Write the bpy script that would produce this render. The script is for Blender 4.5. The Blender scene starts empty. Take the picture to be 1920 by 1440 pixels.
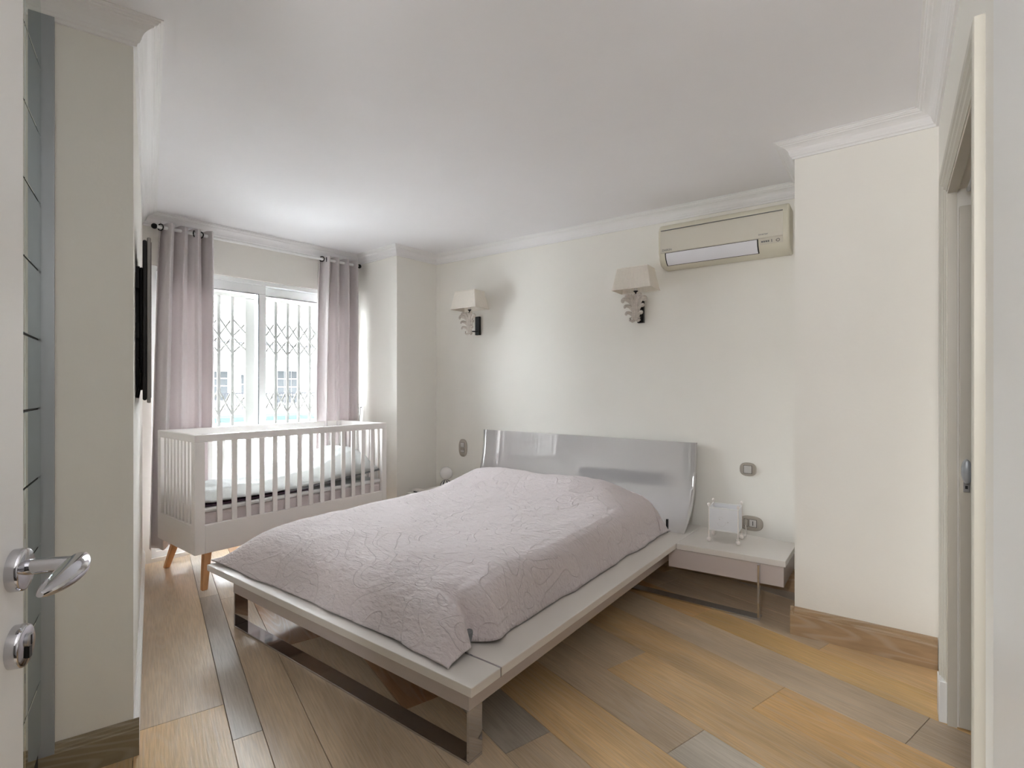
import bpy, bmesh, math, random
from mathutils import Vector, Matrix, noise
random.seed(7)
S = bpy.context.scene
COL = S.collection

# ------------------------------------------------------------------ camera, world, lights
cam_d = bpy.data.cameras.new('camera'); cam = bpy.data.objects.new('camera', cam_d); COL.objects.link(cam)
cam_d.sensor_width = 36; cam_d.lens = 18.0; cam_d.shift_y = 7/1920
cam_d.clip_start = 0.02; cam_d.clip_end = 200
cam.location = (0, 0, 1.3); cam.rotation_euler = (math.radians(90), 0, 0)
S.camera = cam

W = bpy.data.worlds.new('overcast_sky'); S.world = W; W.use_nodes = True
bg = W.node_tree.nodes['Background']
bg.inputs[0].default_value = (0.93, 0.96, 1.0, 1); bg.inputs[1].default_value = 11.0

def area(name, loc, aim, sx, sy, power, color=(1, 1, 1), portal=False):
    l = bpy.data.lights.new(name, 'AREA'); l.shape = 'RECTANGLE'; l.size = sx; l.size_y = sy
    l.energy = power; l.color = color
    if portal: l.cycles.is_portal = True
    o = bpy.data.objects.new(name, l); COL.objects.link(o); o.location = loc
    o.rotation_euler = (Vector(aim)-Vector(loc)).to_track_quat('-Z', 'Y').to_euler()
    return o
area('window_portal', (-2.10-.741*.45, 4.42+.671*.45, 1.15), (-2.10+.741, 4.42-.671, 1.15), 1.75, 2.25, 1, portal=True)
area('added_hall_fill_top', (0.05, -1.2, 2.45), (0.05, -1.0, 0.0), 1.2, 1.6, 1.0, (1.0, .97, .92))  # unseen fill added overhead behind the camera, not a known fixture
area('added_hall_fill_left', (-.66, -.75, 1.95), (1.3, 2.3, 1.2), .35, .7, 8, (1.0, .99, .98))  # added fill from the unseen hall, brightens the pier and right side

S.view_settings.view_transform = 'Standard'; S.view_settings.look = 'None'
S.view_settings.gamma = 1; S.view_settings.use_curve_mapping = False
S.view_settings.exposure = 2.55
S.cycles.max_bounces = 14; S.cycles.diffuse_bounces = 8; S.cycles.glossy_bounces = 6; S.cycles.transmission_bounces = 8
S.cycles.sample_clamp_indirect = 8

# ------------------------------------------------------------------ materials
def lin(c):
    return tuple((x/12.92 if x <= .04045 else ((x+.055)/1.055)**2.4) for x in c)
MATS = {}
def mat(name, col, rough=.6, metal=0, coat=0, bump=0, bscale=40, var=0, vscale=6, trans=0, spec=.5, stretch=(1, 1, 1), emit=None, transluc=0):
    m = bpy.data.materials.new(name); m.use_nodes = True; nt = m.node_tree; N = nt.nodes; L = nt.links
    b = N['Principled BSDF']; c = lin(col)
    b.inputs['Base Color'].default_value = (*c, 1); b.inputs['Roughness'].default_value = rough
    b.inputs['Metallic'].default_value = metal; b.inputs['Coat Weight'].default_value = coat
    b.inputs['Coat Roughness'].default_value = .03; b.inputs['Specular IOR Level'].default_value = spec
    b.inputs['Transmission Weight'].default_value = trans
    tc = N.new('ShaderNodeTexCoord'); mp = N.new('ShaderNodeMapping'); mp.inputs['Scale'].default_value = stretch
    L.new(tc.outputs['Object'], mp.inputs['Vector'])
    n2 = N.new('ShaderNodeTexNoise'); n2.inputs['Scale'].default_value = vscale; n2.inputs['Detail'].default_value = 4
    L.new(mp.outputs[0], n2.inputs['Vector'])
    mx = N.new('ShaderNodeMix'); mx.data_type = 'RGBA'
    v = max(var, .012)
    mx.inputs[6].default_value = (*[x*(1-v) for x in c], 1); mx.inputs[7].default_value = (*[min(1, x*(1+v)) for x in c], 1)
    L.new(n2.outputs['Fac'], mx.inputs[0]); L.new(mx.outputs[2], b.inputs['Base Color'])
    if bump:
        n1 = N.new('ShaderNodeTexNoise'); n1.inputs['Scale'].default_value = bscale; n1.inputs['Detail'].default_value = 5
        L.new(mp.outputs[0], n1.inputs['Vector'])
        bp = N.new('ShaderNodeBump'); bp.inputs['Strength'].default_value = bump; bp.inputs['Distance'].default_value = .01
        L.new(n1.outputs['Fac'], bp.inputs['Height']); L.new(bp.outputs[0], b.inputs['Normal'])
    if transluc:
        tl = N.new('ShaderNodeBsdfTranslucent'); L.new(mx.outputs[2], tl.inputs['Color'])
        ms = N.new('ShaderNodeMixShader'); ms.inputs[0].default_value = transluc
        L.new(b.outputs[0], ms.inputs[1]); L.new(tl.outputs[0], ms.inputs[2])
        L.new(ms.outputs[0], N['Material Output'].inputs['Surface'])
    MATS[name] = m
    return m

M_wall = mat('cream_wall_paint', (.93, .92, .895), .85, bump=.06, bscale=55)
M_ceil = mat('white_ceiling_paint', (.94, .935, .945), .9, bump=.03, bscale=30)
M_trim = mat('white_plaster_trim', (.93, .925, .925), .6)
M_white = mat('white_gloss_paint', (.93, .93, .925), .35)
M_alu = mat('white_window_profile', (.93, .94, .94), .35)
M_casing = mat('door_casing_paint', (.78, .765, .72), .45)
M_cream = mat('cream_door_paint', (.80, .78, .73), .45)
M_lacq = mat('taupe_lacquer', (.86, .84, .82), .42, coat=.15)
M_lacq2 = mat('dusty_lacquer_drawer', (.78, .74, .73), .14, coat=.5)
M_head = mat('grey_high_gloss_lacquer', (.73, .72, .72), .07, coat=1.0, spec=1.0)
M_head.node_tree.nodes['Principled BSDF'].inputs['Coat IOR'].default_value = 2.3
M_chrome = mat('polished_chrome', (.80, .80, .82), .07, metal=1)
M_brushed = mat('brushed_steel', (.72, .72, .73), .32, metal=1, stretch=(1, 1, 30))
M_dark = mat('black_plastic', (.03, .03, .032), .4)
M_black_metal = mat('black_iron', (.035, .032, .035), .35, metal=.3)
M_bezel = mat('grey_tv_bezel', (.52, .51, .50), .35, metal=.5)
M_crib = mat('crib_white_lacquer', (.96, .945, .935), .4)
M_beech = mat('beech_wood', (.83, .62, .42), .5, var=.15, vscale=14, stretch=(6, 6, .6))
M_curtain = mat('mauve_linen', (.885, .86, .86), .95, bump=.25, bscale=350, var=.05, vscale=200, stretch=(1, 1, .25), transluc=.16)
M_matt = mat('pale_mattress_ticking', (.86, .82, .82), .9, bump=.2, bscale=120)
M_sheet = mat('white_cotton', (.93, .93, .925), .9, bump=.25, bscale=60)
M_quilt = mat('pale_grey_cotton', (.76, .77, .765), .9, bump=.3, bscale=60)
M_greyblank = mat('grey_blanket', (.52, .53, .54), .95, bump=.3, bscale=90)
M_plum = mat('plum_piping', (.30, .20, .27), .9)
M_shade = mat('pleated_ivory_silk', (.96, .94, .91), .85, transluc=.3, var=.05, vscale=60)
M_leaf = mat('antiqued_carved_wood', (.78, .745, .71), .75, var=.25, vscale=60, bump=.4, bscale=90)
M_ac = mat('ivory_plastic', (.86, .84, .77), .35)
M_acp = mat('ivory_front_panel', (.85, .83, .78), .18, coat=.4)
M_acw = mat('white_plastic', (.91, .91, .93), .3)
M_grey = mat('grey_print', (.45, .45, .45), .6)
M_plate = mat('champagne_metal_plate', (.70, .67, .63), .3, metal=.2)
M_key = mat('silver_switch_key', (.82, .81, .80), .3, metal=.3)
M_paper = mat('white_rice_paper', (.94, .94, .95), .8, transluc=.25, var=.03, vscale=25)
M_ball = mat('white_wood_bead', (.93, .90, .88), .5)
M_globe = mat('opal_glass', (.92, .91, .90), .25, coat=.3)
M_navy = mat('navy_stripe', (.12, .14, .24), .4)
M_mirror = mat('mirror_glass', (.86, .90, .885), .02, metal=1)
M_mgroove = mat('dark_groove', (.20, .21, .21), .5)
M_satin = mat('satin_aluminium', (.66, .68, .70), .35, metal=.2)
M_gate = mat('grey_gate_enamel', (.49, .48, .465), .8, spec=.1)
M_gasket = mat('black_rubber', (.08, .08, .09), .6)
M_cable = mat('clear_cable', (.8, .78, .76), .3)
M_ext = mat('outside_render', (.62, .62, .62), 1, var=.08, vscale=2, spec=0)
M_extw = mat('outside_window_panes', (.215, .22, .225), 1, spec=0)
M_extf = mat('outside_frames', (.6, .6, .6), 1, spec=0)
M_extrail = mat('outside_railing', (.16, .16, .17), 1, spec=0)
M_turq = mat('turquoise_cover', (.16, .215, .22), 1, spec=0)
M_roof = mat('terracotta_tiles', (.21, .185, .18), 1, spec=0)
M_ground = mat('outside_paving', (.78, .78, .78), 1, spec=0)
M_under = mat('dark_subfloor', (.20, .17, .14), .9)
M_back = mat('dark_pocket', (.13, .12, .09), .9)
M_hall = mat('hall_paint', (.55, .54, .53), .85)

def glass_mat():
    m = bpy.data.materials.new('clear_pane'); m.use_nodes = True; nt = m.node_tree; N = nt.nodes; L = nt.links
    g = N.new('ShaderNodeBsdfGlossy'); g.inputs['Roughness'].default_value = .01
    t = N.new('ShaderNodeBsdfTransparent'); t.inputs[0].default_value = (.93, .95, .95, 1)
    f = N.new('ShaderNodeFresnel'); f.inputs['IOR'].default_value = 1.25
    ms = N.new('ShaderNodeMixShader'); L.new(f.outputs[0], ms.inputs[0]); L.new(t.outputs[0], ms.inputs[1]); L.new(g.outputs[0], ms.inputs[2])
    L.new(ms.outputs[0], N['Material Output'].inputs['Surface']); return m
M_glass = glass_mat()

def wood_mat(name, base=None, rough=.42, gscale=1.0, lime=.26):
    """limed oak: colour from the object's own colour (or base), grain along local X"""
    m = bpy.data.materials.new(name); m.use_nodes = True; nt = m.node_tree; N = nt.nodes; L = nt.links
    b = N['Principled BSDF']; tc = N.new('ShaderNodeTexCoord'); oi = N.new('ShaderNodeObjectInfo')
    off = N.new('ShaderNodeVectorMath'); off.operation = 'MULTIPLY_ADD'
    cb = N.new('ShaderNodeCombineXYZ')
    for k in range(3): L.new(oi.outputs['Random'], cb.inputs[k])
    off.inputs[1].default_value = (37, 91, 53); L.new(cb.outputs[0], off.inputs[0]); L.new(tc.outputs['Object'], off.inputs[2])
    mp = N.new('ShaderNodeMapping'); mp.inputs['Scale'].default_value = (.55*gscale, 7*gscale, 4*gscale); L.new(off.outputs[0], mp.inputs[0])
    big = N.new('ShaderNodeTexNoise'); big.inputs['Scale'].default_value = 1.0; big.inputs['Detail'].default_value = 1.2; big.inputs['Distortion'].default_value = .12
    L.new(mp.outputs[0], big.inputs['Vector'])
    # growth rings: sine of the slow noise field gives cathedral figures
    mu = N.new('ShaderNodeMath'); mu.operation = 'MULTIPLY'; mu.inputs[1].default_value = 120; L.new(big.outputs['Fac'], mu.inputs[0])
    sn = N.new('ShaderNodeMath'); sn.operation = 'SINE'; L.new(mu.outputs[0], sn.inputs[0])
    r1 = N.new('ShaderNodeMapRange'); r1.inputs[1].default_value = .15; r1.inputs[2].default_value = 1.0; L.new(sn.outputs[0], r1.inputs[0])
    mp2 = N.new('ShaderNodeMapping'); mp2.inputs['Scale'].default_value = (9, 190, 60); L.new(off.outputs[0], mp2.inputs[0])
    fine = N.new('ShaderNodeTexNoise'); fine.inputs['Scale'].default_value = 1; fine.inputs['Detail'].default_value = 4; L.new(mp2.outputs[0], fine.inputs['Vector'])
    mp3 = N.new('ShaderNodeMapping'); mp3.inputs['Scale'].default_value = (1.3, 5, 3); L.new(off.outputs[0], mp3.inputs[0])
    tone = N.new('ShaderNodeTexNoise'); tone.inputs['Scale'].default_value = 1; tone.inputs['Detail'].default_value = 2; L.new(mp3.outputs[0], tone.inputs['Vector'])
    def mixc(fac, a, c, kind='MIX'):
        mx = N.new('ShaderNodeMix'); mx.data_type = 'RGBA'; mx.blend_type = kind
        if hasattr(fac, 'is_output') or hasattr(fac, 'links'): L.new(fac, mx.inputs[0])
        else: mx.inputs[0].default_value = fac
        for i, q in ((6, a), (7, c)):
            if isinstance(q, tuple): mx.inputs[i].default_value = q
            else: L.new(q, mx.inputs[i])
        return mx.outputs[2]
    if base: src = (*lin(base), 1)
    else: src = oi.outputs['Color']
    tr = N.new('ShaderNodeMapRange'); tr.inputs[1].default_value = .3; tr.inputs[2].default_value = .72
    tr.inputs[3].default_value = .80; tr.inputs[4].default_value = 1.18; L.new(tone.outputs['Fac'], tr.inputs[0])
    cbt = N.new('ShaderNodeCombineXYZ')
    for k in range(3): L.new(tr.outputs[0], cbt.inputs[k])
    c1 = mixc(1.0, src, cbt.outputs[0], 'MULTIPLY')
    ff = N.new('ShaderNodeMapRange'); ff.inputs[1].default_value = .35; ff.inputs[2].default_value = .65; ff.inputs[3].default_value = 0; ff.inputs[4].default_value = .24
    L.new(fine.outputs['Fac'], ff.inputs[0])
    c2 = mixc(ff.outputs[0], c1, (*lin((.42, .34, .26)), 1))
    lm = N.new('ShaderNodeMath'); lm.operation = 'MULTIPLY'; lm.inputs[1].default_value = lime; L.new(r1.outputs[0], lm.inputs[0])
    lm2 = N.new('ShaderNodeMath'); lm2.operation = 'MULTIPLY'; L.new(lm.outputs[0], lm2.inputs[0]); L.new(fine.outputs['Fac'], lm2.inputs[1])
    c3 = mixc(lm2.outputs[0], c2, (*lin((.86, .83, .79)), 1))
    L.new(c3, b.inputs['Base Color']); b.inputs['Roughness'].default_value = rough
    bp = N.new('ShaderNodeBump'); bp.inputs['Strength'].default_value = .12; bp.inputs['Distance'].default_value = .004
    L.new(fine.outputs['Fac'], bp.inputs['Height']); L.new(bp.outputs[0], b.inputs['Normal'])
    return m
M_floor = wood_mat('limed_oak_planks', None, .33)
M_base = wood_mat('brown_limed_oak', (.70, .59, .46), .45, 1.6, .35)
M_base_l = wood_mat('grey_brown_limed_oak', (.60, .55, .45), .45, 1.3, .3)

def spread_mat():
    m = bpy.data.materials.new('crinkled_bedspread'); m.use_nodes = True; nt = m.node_tree; N = nt.nodes; L = nt.links
    b = N['Principled BSDF']; b.inputs['Roughness'].default_value = .92; b.inputs['Sheen Weight'].default_value = .25
    b.inputs['Base Color'].default_value = (*lin((.85, .81, .815)), 1)
    tc = N.new('ShaderNodeTexCoord')
    def ns(sc, st, det=4, dist=0):
        mp = N.new('ShaderNodeMapping'); mp.inputs['Scale'].default_value = st; L.new(tc.outputs['Object'], mp.inputs[0])
        n = N.new('ShaderNodeTexNoise'); n.inputs['Scale'].default_value = sc; n.inputs['Detail'].default_value = det; n.inputs['Distortion'].default_value = dist
        L.new(mp.outputs[0], n.inputs['Vector']); return n.outputs['Fac']
    # long curling vine-like creases: thin contour lines of a noise field
    v = ns(3.2, (1, 1, 1), 1.5, .8)
    w1 = N.new('ShaderNodeMath'); w1.operation = 'PINGPONG'; w1.inputs[1].default_value = .055; L.new(v, w1.inputs[0])
    w2 = N.new('ShaderNodeMapRange'); w2.inputs[1].default_value = 0; w2.inputs[2].default_value = .006; w2.inputs[3].default_value = 1; w2.inputs[4].default_value = 0; L.new(w1.outputs[0], w2.inputs[0])
    a = ns(55, (.55, 1.5, 1), 4, .4); c = ns(17, (.8, 1.2, 1), 3, .3)
    s1 = N.new('ShaderNodeMath'); s1.operation = 'MULTIPLY_ADD'; s1.inputs[1].default_value = .9; L.new(a, s1.inputs[0]); L.new(c, s1.inputs[2])
    s2 = N.new('ShaderNodeMath'); s2.operation = 'MULTIPLY_ADD'; s2.inputs[1].default_value = .30; L.new(w2.outputs[0], s2.inputs[0]); L.new(s1.outputs[0], s2.inputs[2])
    bp = N.new('ShaderNodeBump'); bp.inputs['Strength'].default_value = .85; bp.inputs['Distance'].default_value = .012
    L.new(s2.outputs[0], bp.inputs['Height']); L.new(bp.outputs[0], b.inputs['Normal'])
    return m
M_spread = spread_mat()

# ------------------------------------------------------------------ mesh helpers
class MB:
    def __init__(s): s.v = []; s.f = []
    def add(s, vs, fs):
        o = len(s.v); s.v += [tuple(p) for p in vs]; s.f += [tuple(i+o for i in f) for f in fs]; return s
    def box(s, x0, x1, y0, y1, z0, z1):
        return s.add([(x0, y0, z0), (x1, y0, z0), (x1, y1, z0), (x0, y1, z0), (x0, y0, z1), (x1, y0, z1), (x1, y1, z1), (x0, y1, z1)],
                     [(0, 3, 2, 1), (4, 5, 6, 7), (0, 1, 5, 4), (1, 2, 6, 5), (2, 3, 7, 6), (3, 0, 4, 7)])
    def prism(s, poly, z0, z1):
        n = len(poly)
        return s.add([(x, y, z0) for x, y in poly]+[(x, y, z1) for x, y in poly],
                     [tuple(range(n))[::-1], tuple(range(n, 2*n))]+[(i, (i+1) % n, n+(i+1) % n, n+i) for i in range(n)])
    def extrude_x(s, prof, x0, x1):      # prof = [(y,z)...]
        n = len(prof)
        return s.add([(x0, y, z) for y, z in prof]+[(x1, y, z) for y, z in prof],
                     [tuple(range(n)), tuple(range(n, 2*n))[::-1]]+[(i, n+i, n+(i+1) % n, (i+1) % n) for i in range(n)])
    def tube(s, path, rad, n=10, cap=True, flat=1.0, ref=(0, 0, 1)):
        path = [Vector(p) for p in path]; m = len(path)
        if not hasattr(rad, '__len__'): rad = [rad]*m
        vs = []; fs = []
        for i, p in enumerate(path):
            t = (path[min(i+1, m-1)]-path[max(i-1, 0)]).normalized()
            r = Vector(ref)
            if abs(t.dot(r)) > .95: r = Vector((1, 0, 0)) if abs(t.x) < .9 else Vector((0, 1, 0))
            a = t.cross(r).normalized(); b = t.cross(a).normalized()
            for k in range(n):
                th = 2*math.pi*k/n; vs.append(p+a*math.cos(th)*rad[i]+b*math.sin(th)*rad[i]*flat)
        for i in range(m-1):
            for k in range(n): fs.append((i*n+k, i*n+(k+1) % n, (i+1)*n+(k+1) % n, (i+1)*n+k))
        if cap: fs.append(tuple(range(n))[::-1]); fs.append(tuple((m-1)*n+k for k in range(n)))
        return s.add(vs, fs)
    def lathe(s, prof, c=(0, 0, 0), n=24, axis='z'):
        vs = []; fs = []; m = len(prof)
        for r, z in prof:
            for k in range(n):
                th = 2*math.pi*k/n; x, y = r*math.cos(th), r*math.sin(th)
                q = {'z': (x, y, z), 'y': (x, z, y), 'x': (z, x, y)}[axis]
                vs.append((q[0]+c[0], q[1]+c[1], q[2]+c[2]))
        for i in range(m-1):
            for k in range(n): fs.append((i*n+k, i*n+(k+1) % n, (i+1)*n+(k+1) % n, (i+1)*n+k))
        fs.append(tuple(range(n))); fs.append(tuple((m-1)*n+k for k in range(n)))
        return s.add(vs, fs)
    def ball(s, c, r, n=16, sz=1):
        return s.lathe([(max(1e-4, r*math.sin(math.pi*i/10)), -r*sz*math.cos(math.pi*i/10)) for i in range(11)], c, n)
    def build(s, name, m, parent=None, smooth=False, bevel=0, seg=2, sub=0, sol=0, M=None):
        me = bpy.data.meshes.new(name); me.from_pydata(s.v, [], s.f); me.validate()
        bm = bmesh.new(); bm.from_mesh(me); bmesh.ops.recalc_face_normals(bm, faces=bm.faces); bm.to_mesh(me); bm.free()
        if smooth:
            me.polygons.foreach_set('use_smooth', [True]*len(me.polygons))
        me.materials.append(m)
        o = bpy.data.objects.new(name, me); COL.objects.link(o)
        if smooth and hasattr(me, 'set_sharp_from_angle'): me.set_sharp_from_angle(angle=math.radians(40))
        if parent: o.parent = parent
        if M is not None: o.matrix_world = M if not parent else o.matrix_world
        if M is not None and not parent: o.matrix_world = M
        if bevel:
            b = o.modifiers.new('bevel', 'BEVEL'); b.width = bevel; b.segments = seg; b.limit_method = 'ANGLE'; b.angle_limit = math.radians(40)
        if sol:
            q = o.modifiers.new('thickness', 'SOLIDIFY'); q.thickness = sol; q.offset = 0
        if sub:
            q = o.modifiers.new('smooth', 'SUBSURF'); q.levels = sub; q.render_levels = sub
        return o
def box(x0, x1, y0, y1, z0, z1): return MB().box(x0, x1, y0, y1, z0, z1)

def frame(ox, oy, dx, dy, oz=0):
    return Matrix.Translation((ox, oy, oz)) @ Matrix.Rotation(math.atan2(dy, dx), 4, 'Z')
def thing(name, label, cat, M, loc=(0, 0, 0), rot=0, group=None):
    o = bpy.data.objects.new(name, None); COL.objects.link(o); o.empty_display_size = .1
    o.matrix_world = M @ Matrix.Translation(loc) @ Matrix.Rotation(rot, 4, 'Z')
    return tag(o, label, cat, group)
def tag(o, label, cat, group=None):
    o['label'] = label; o['category'] = cat
    if group: o['group'] = group
    return o
def struct(o, label=None):
    o['kind'] = 'structure'
    if label: o['label'] = label
    return o
def sempty(name, M):
    o = bpy.data.objects.new(name, None); COL.objects.link(o); o.matrix_world = M; o['kind'] = 'structure'; return o
def shared(o, parent, name=None):
    c = o.copy(); COL.objects.link(c); c.parent = parent
    if name: c.name = name
    return c
def text(body, size, depth, m, parent, loc, rot, name='lettering'):
    cu = bpy.data.curves.new(name, 'FONT'); cu.body = body; cu.size = size; cu.extrude = depth; cu.align_x = 'LEFT'
    t = bpy.data.objects.new(name, cu); COL.objects.link(t)
    dg = bpy.context.evaluated_depsgraph_get(); me = bpy.data.meshes.new_from_object(t.evaluated_get(dg))
    bpy.data.objects.remove(t); me.materials.clear(); me.materials.append(m)
    o = bpy.data.objects.new(name, me); COL.objects.link(o); o.parent = parent; o.location = loc; o.rotation_euler = rot
    return o

# ------------------------------------------------------------------ plan of the room
H = 2.5876
E0 = (-1.566, 1.659); E1 = (-1.343, 1.816); WL = (-2.711, 3.756); WR = (-1.521, 5.07); PO = (-1.053, 4.68); PI = (-.746, 5.046)
HB = (1.868, 3.220); PL = (1.496, 2.710); PR = (1.971, 2.365); RE = (.505, .403)
K1 = (.95, -2.2); K2 = (-1.0, -2.2); K3 = (-1.0, .40); M1 = (-.733, .487)
RING = [E0, E1, WL, WR, PO, PI, HB, PL, PR, RE, K1, K2, K3, M1]     # clockwise, room on the right hand
T = .12
def vsub(a, b): return (a[0]-b[0], a[1]-b[1])
def unit(a): l = math.hypot(*a); return (a[0]/l, a[1]/l)
def offset_pt(ring, i, d, closed=True):
    """ring vertex pushed by d into the room (right of travel), mitred"""
    n = len(ring); p = ring[i]
    segs = []
    if closed or i > 0: segs.append(unit(vsub(p, ring[i-1])))
    if closed or i < n-1: segs.append(unit(vsub(ring[(i+1) % n], p)))
    ns = [(s[1], -s[0]) for s in segs]
    if len(ns) == 1: return (p[0]+ns[0][0]*d, p[1]+ns[0][1]*d)
    k = 1+ns[0][0]*ns[1][0]+ns[0][1]*ns[1][1]
    return (p[0]+(ns[0][0]+ns[1][0])*d/k, p[1]+(ns[0][1]+ns[1][1])*d/k)
OUT = [offset_pt(RING, i, -T) for i in range(len(RING))]
def wall(name, i, m=M_wall):
    j = (i+1) % len(RING)
    return struct(MB().prism([RING[i], RING[j], OUT[j], OUT[i]], -.15, H+.1).build(name, m))

F_left = frame(*E1, WL[0]-E1[0], WL[1]-E1[1])
F_win = frame(*WL, WR[0]-WL[0], WR[1]-WL[1])
F_head = frame(*PI, HB[0]-PI[0], HB[1]-PI[1])
F_right = frame(*PR, RE[0]-PR[0], RE[1]-PR[1])
F_seg = frame(*E0, E1[0]-E0[0], E1[1]-E0[1])
L_left = math.dist(E1, WL); L_win = math.dist(WL, WR); L_right = math.dist(PR, RE)

wall('wall_left_return', 0); wall('wall_left', 1)
wall('wall_bay_side', 3); wall('wall_pilaster', 4); wall('wall_back', 5)
wall('wall_pier_side', 6); wall('wall_pier', 7)
wall('wall_hall_right', 9, M_hall); wall('wall_hall_back', 10, M_hall); wall('wall_hall_left', 11, M_hall); wall('wall_hall_return', 12, M_hall)
wall('wall_wardrobe', 13, M_hall)
# window wall with its opening
OX0, OX1, OZ = .056, 1.745, 2.214
mb = MB(); mb.box(-.15, L_win+.15, 0, .32, OZ, H+.1); mb.box(-.15, OX0, 0, .32, -.15, OZ); mb.box(OX1, L_win+.15, 0, .32, -.15, OZ)
mb.box(OX0, OX1, 0, .32, -.15, .03); mb.box(-3, L_win+3, .14, .32, H+.1, 5); mb.box(-3, -.15, .14, .32, -3, H+.1); mb.box(L_win+.15, L_win+3, .14, .32, -3, H+.1); mb.box(-.15, L_win+.15, .14, .32, -3, -.15)
struct(mb.build('wall_window', M_wall, M=F_win))
# right wall with door opening
D0, D1, DZ = .48, 1.44, 2.06
mb = MB(); mb.box(0, D0, 0, T, -.15, H+.1); mb.box(D0, D1, 0, T, DZ, H+.1); mb.box(D1, L_right, 0, T, -.15, H+.1)
struct(mb.build('wall_right', M_wall, M=F_right))
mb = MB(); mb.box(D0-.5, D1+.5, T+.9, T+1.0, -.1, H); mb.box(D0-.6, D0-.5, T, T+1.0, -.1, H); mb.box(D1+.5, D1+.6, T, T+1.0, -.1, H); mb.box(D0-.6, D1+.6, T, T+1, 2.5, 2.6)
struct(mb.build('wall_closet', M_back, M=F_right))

# ceiling
struct(box(-3.4, 3.0, -2.5, 5.8, H, H+.12).build('ceiling', M_ceil))

# cornices
CROWN = [(0, -.080), (.010, -.080), (.012, -.071), (.019, -.067), (.022, -.060), (.024, -.058), (.026, -.048), (.031, -.038), (.040, -.029), (.052, -.023),
         (.060, -.021), (.063, -.016), (.070, -.015), (.074, -.010), (.078, -.009), (.080, -.004), (.088, -.003), (.088, 0), (0, 0)]
def sweep(name, pts, prof, z, m, scale=1, caps=True):
    mb = MB(); n = len(prof); vs = []; fs = []
    for i in range(len(pts)):
        for d, h in prof:
            q = offset_pt(pts, i, d*scale, closed=False); vs.append((q[0], q[1], z+h*scale))
    for i in range(len(pts)-1):
        for k in range(n): fs.append((i*n+k, i*n+(k+1) % n, (i+1)*n+(k+1) % n, (i+1)*n+k))
    fs.append(tuple(range(n))); fs.append(tuple((len(pts)-1)*n+k for k in range(n)))
    return mb.add(vs, fs).build(name, m)
def ext(a, b, d): u = unit(vsub(b, a)); return (b[0]+u[0]*d, b[1]+u[1]*d)
struct(sweep('trim_1', [ext(E1, E0, .35), E1, WL], CROWN, H, M_trim))
struct(sweep('trim_2', [WL, WR], CROWN, H, M_trim, 1.18))
struct(sweep('trim_3', [WR, PO, PI, HB, PL, PR, RE], CROWN, H, M_trim))
# baseboards
BASE = [(0, 0), (.019, 0), (.019, .108), (.016, .112), (.016, .120), (.011, .124), (.010, .134), (.006, .138), (.004, .145), (0, .145)]
def bb(name, pts, m, sc=1):
    return struct(sweep(name, pts, [(d, h) for d, h in BASE], 0, m, sc))
def bb_local(name, a, b, m, sc=1, cap0=0, cap1=0):
    """straight run with its own frame so that the grain follows the board"""
    F = frame(*a, b[0]-a[0], b[1]-a[1]); l = math.dist(a, b)
    return struct(MB().extrude_x([(-d*sc, h*sc) for d, h in BASE], -cap0, l+cap1).build(name, m, M=F))
bb_local('baseboard_left_return', E0, E1, M_base_l, .87, 0, .017)
bb('baseboard_left', [E1, WL], M_white, .87)
bb_local('baseboard_bay', WR, PO, M_white, .95)
bb_local('baseboard_pilaster', PO, PI, M_base_l, 1, .019)
bb_local('baseboard_back', PI, HB, M_base)
bb_local('baseboard_pier_side', HB, PL, M_base, 1, 0, .019)
bb_local('baseboard_pier', PL, PR, M_base, 1, .019, -.004)

# ------------------------------------------------------------------ floor: subfloor + single planks
VD = (-.576, .817)                       # planks run along this
struct(box(-3.4, 3.0, -2.5, 5.8, -.14, -.022).build('floor', M_under))
floor = bpy.data.objects['floor']
FP = frame(0, 0, *VD)                    # local x along the boards, local y = -w
seams = [-1.05, -.82, -.57, -.31, -.052, .245, .347, .507, .75, .835, 1.03, 1.235, 1.50, 1.72, 1.99, 2.25, 2.51, 2.71, 2.96, 3.21, 3.46]
seams.remove(.75)
tan = [(.72, .60, .45), (.70, .59, .46), (.66, .57, .46), (.74, .61, .44)]
grey = [(.62, .56, .49), (.60, .55, .50), (.64, .575, .49), (.57, .53, .48)]
joints = {4: [(.2, 'g'), (2.40, 't'), (9, 'g')], 5: [(.3, 't'), (2.135, 'g'), (3.70, 'd'), (9, 'l')], 6: [(1.0, 't'), (3.6, 'g'), (9, 'g')],
          7: [(.4, 'g'), (2.765, 'g'), (9, 'r')], 8: [(.9, 't'), (1.94, 'g'), (4.1, 'r'), (9, 'g')], 9: [(1.5, 'g'), (9, 'd')], 10: [(.6, 't'), (2.6, 't'), (9, 'g')],
          11: [(1.17, 'l'), (2.9, 'g'), (9, 'g')], 12: [(1.68, 't'), (3.4, 'g'), (9, 'g')], 13: [(1.135, 'o'), (3.1, 't'), (9, 't')], 14: [(.7, 'g'), (2.35, 'g'), (9, 't')],
          15: [(.2, 'g'), (1.785, 'ty'), (3.4, 'o'), (9, 't')], 16: [(1.2, 't'), (2.2, 'g'), (9, 'g')]}
tone = {'g': (.82, .735, .625), 't': (.87, .735, .545), 'o': (.91, .735, .49), 'ty': (.89, .74, .50), 'l': (.79, .755, .70), 'd': (.70, .665, .62), 'r': (.70, .54, .40)}
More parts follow.
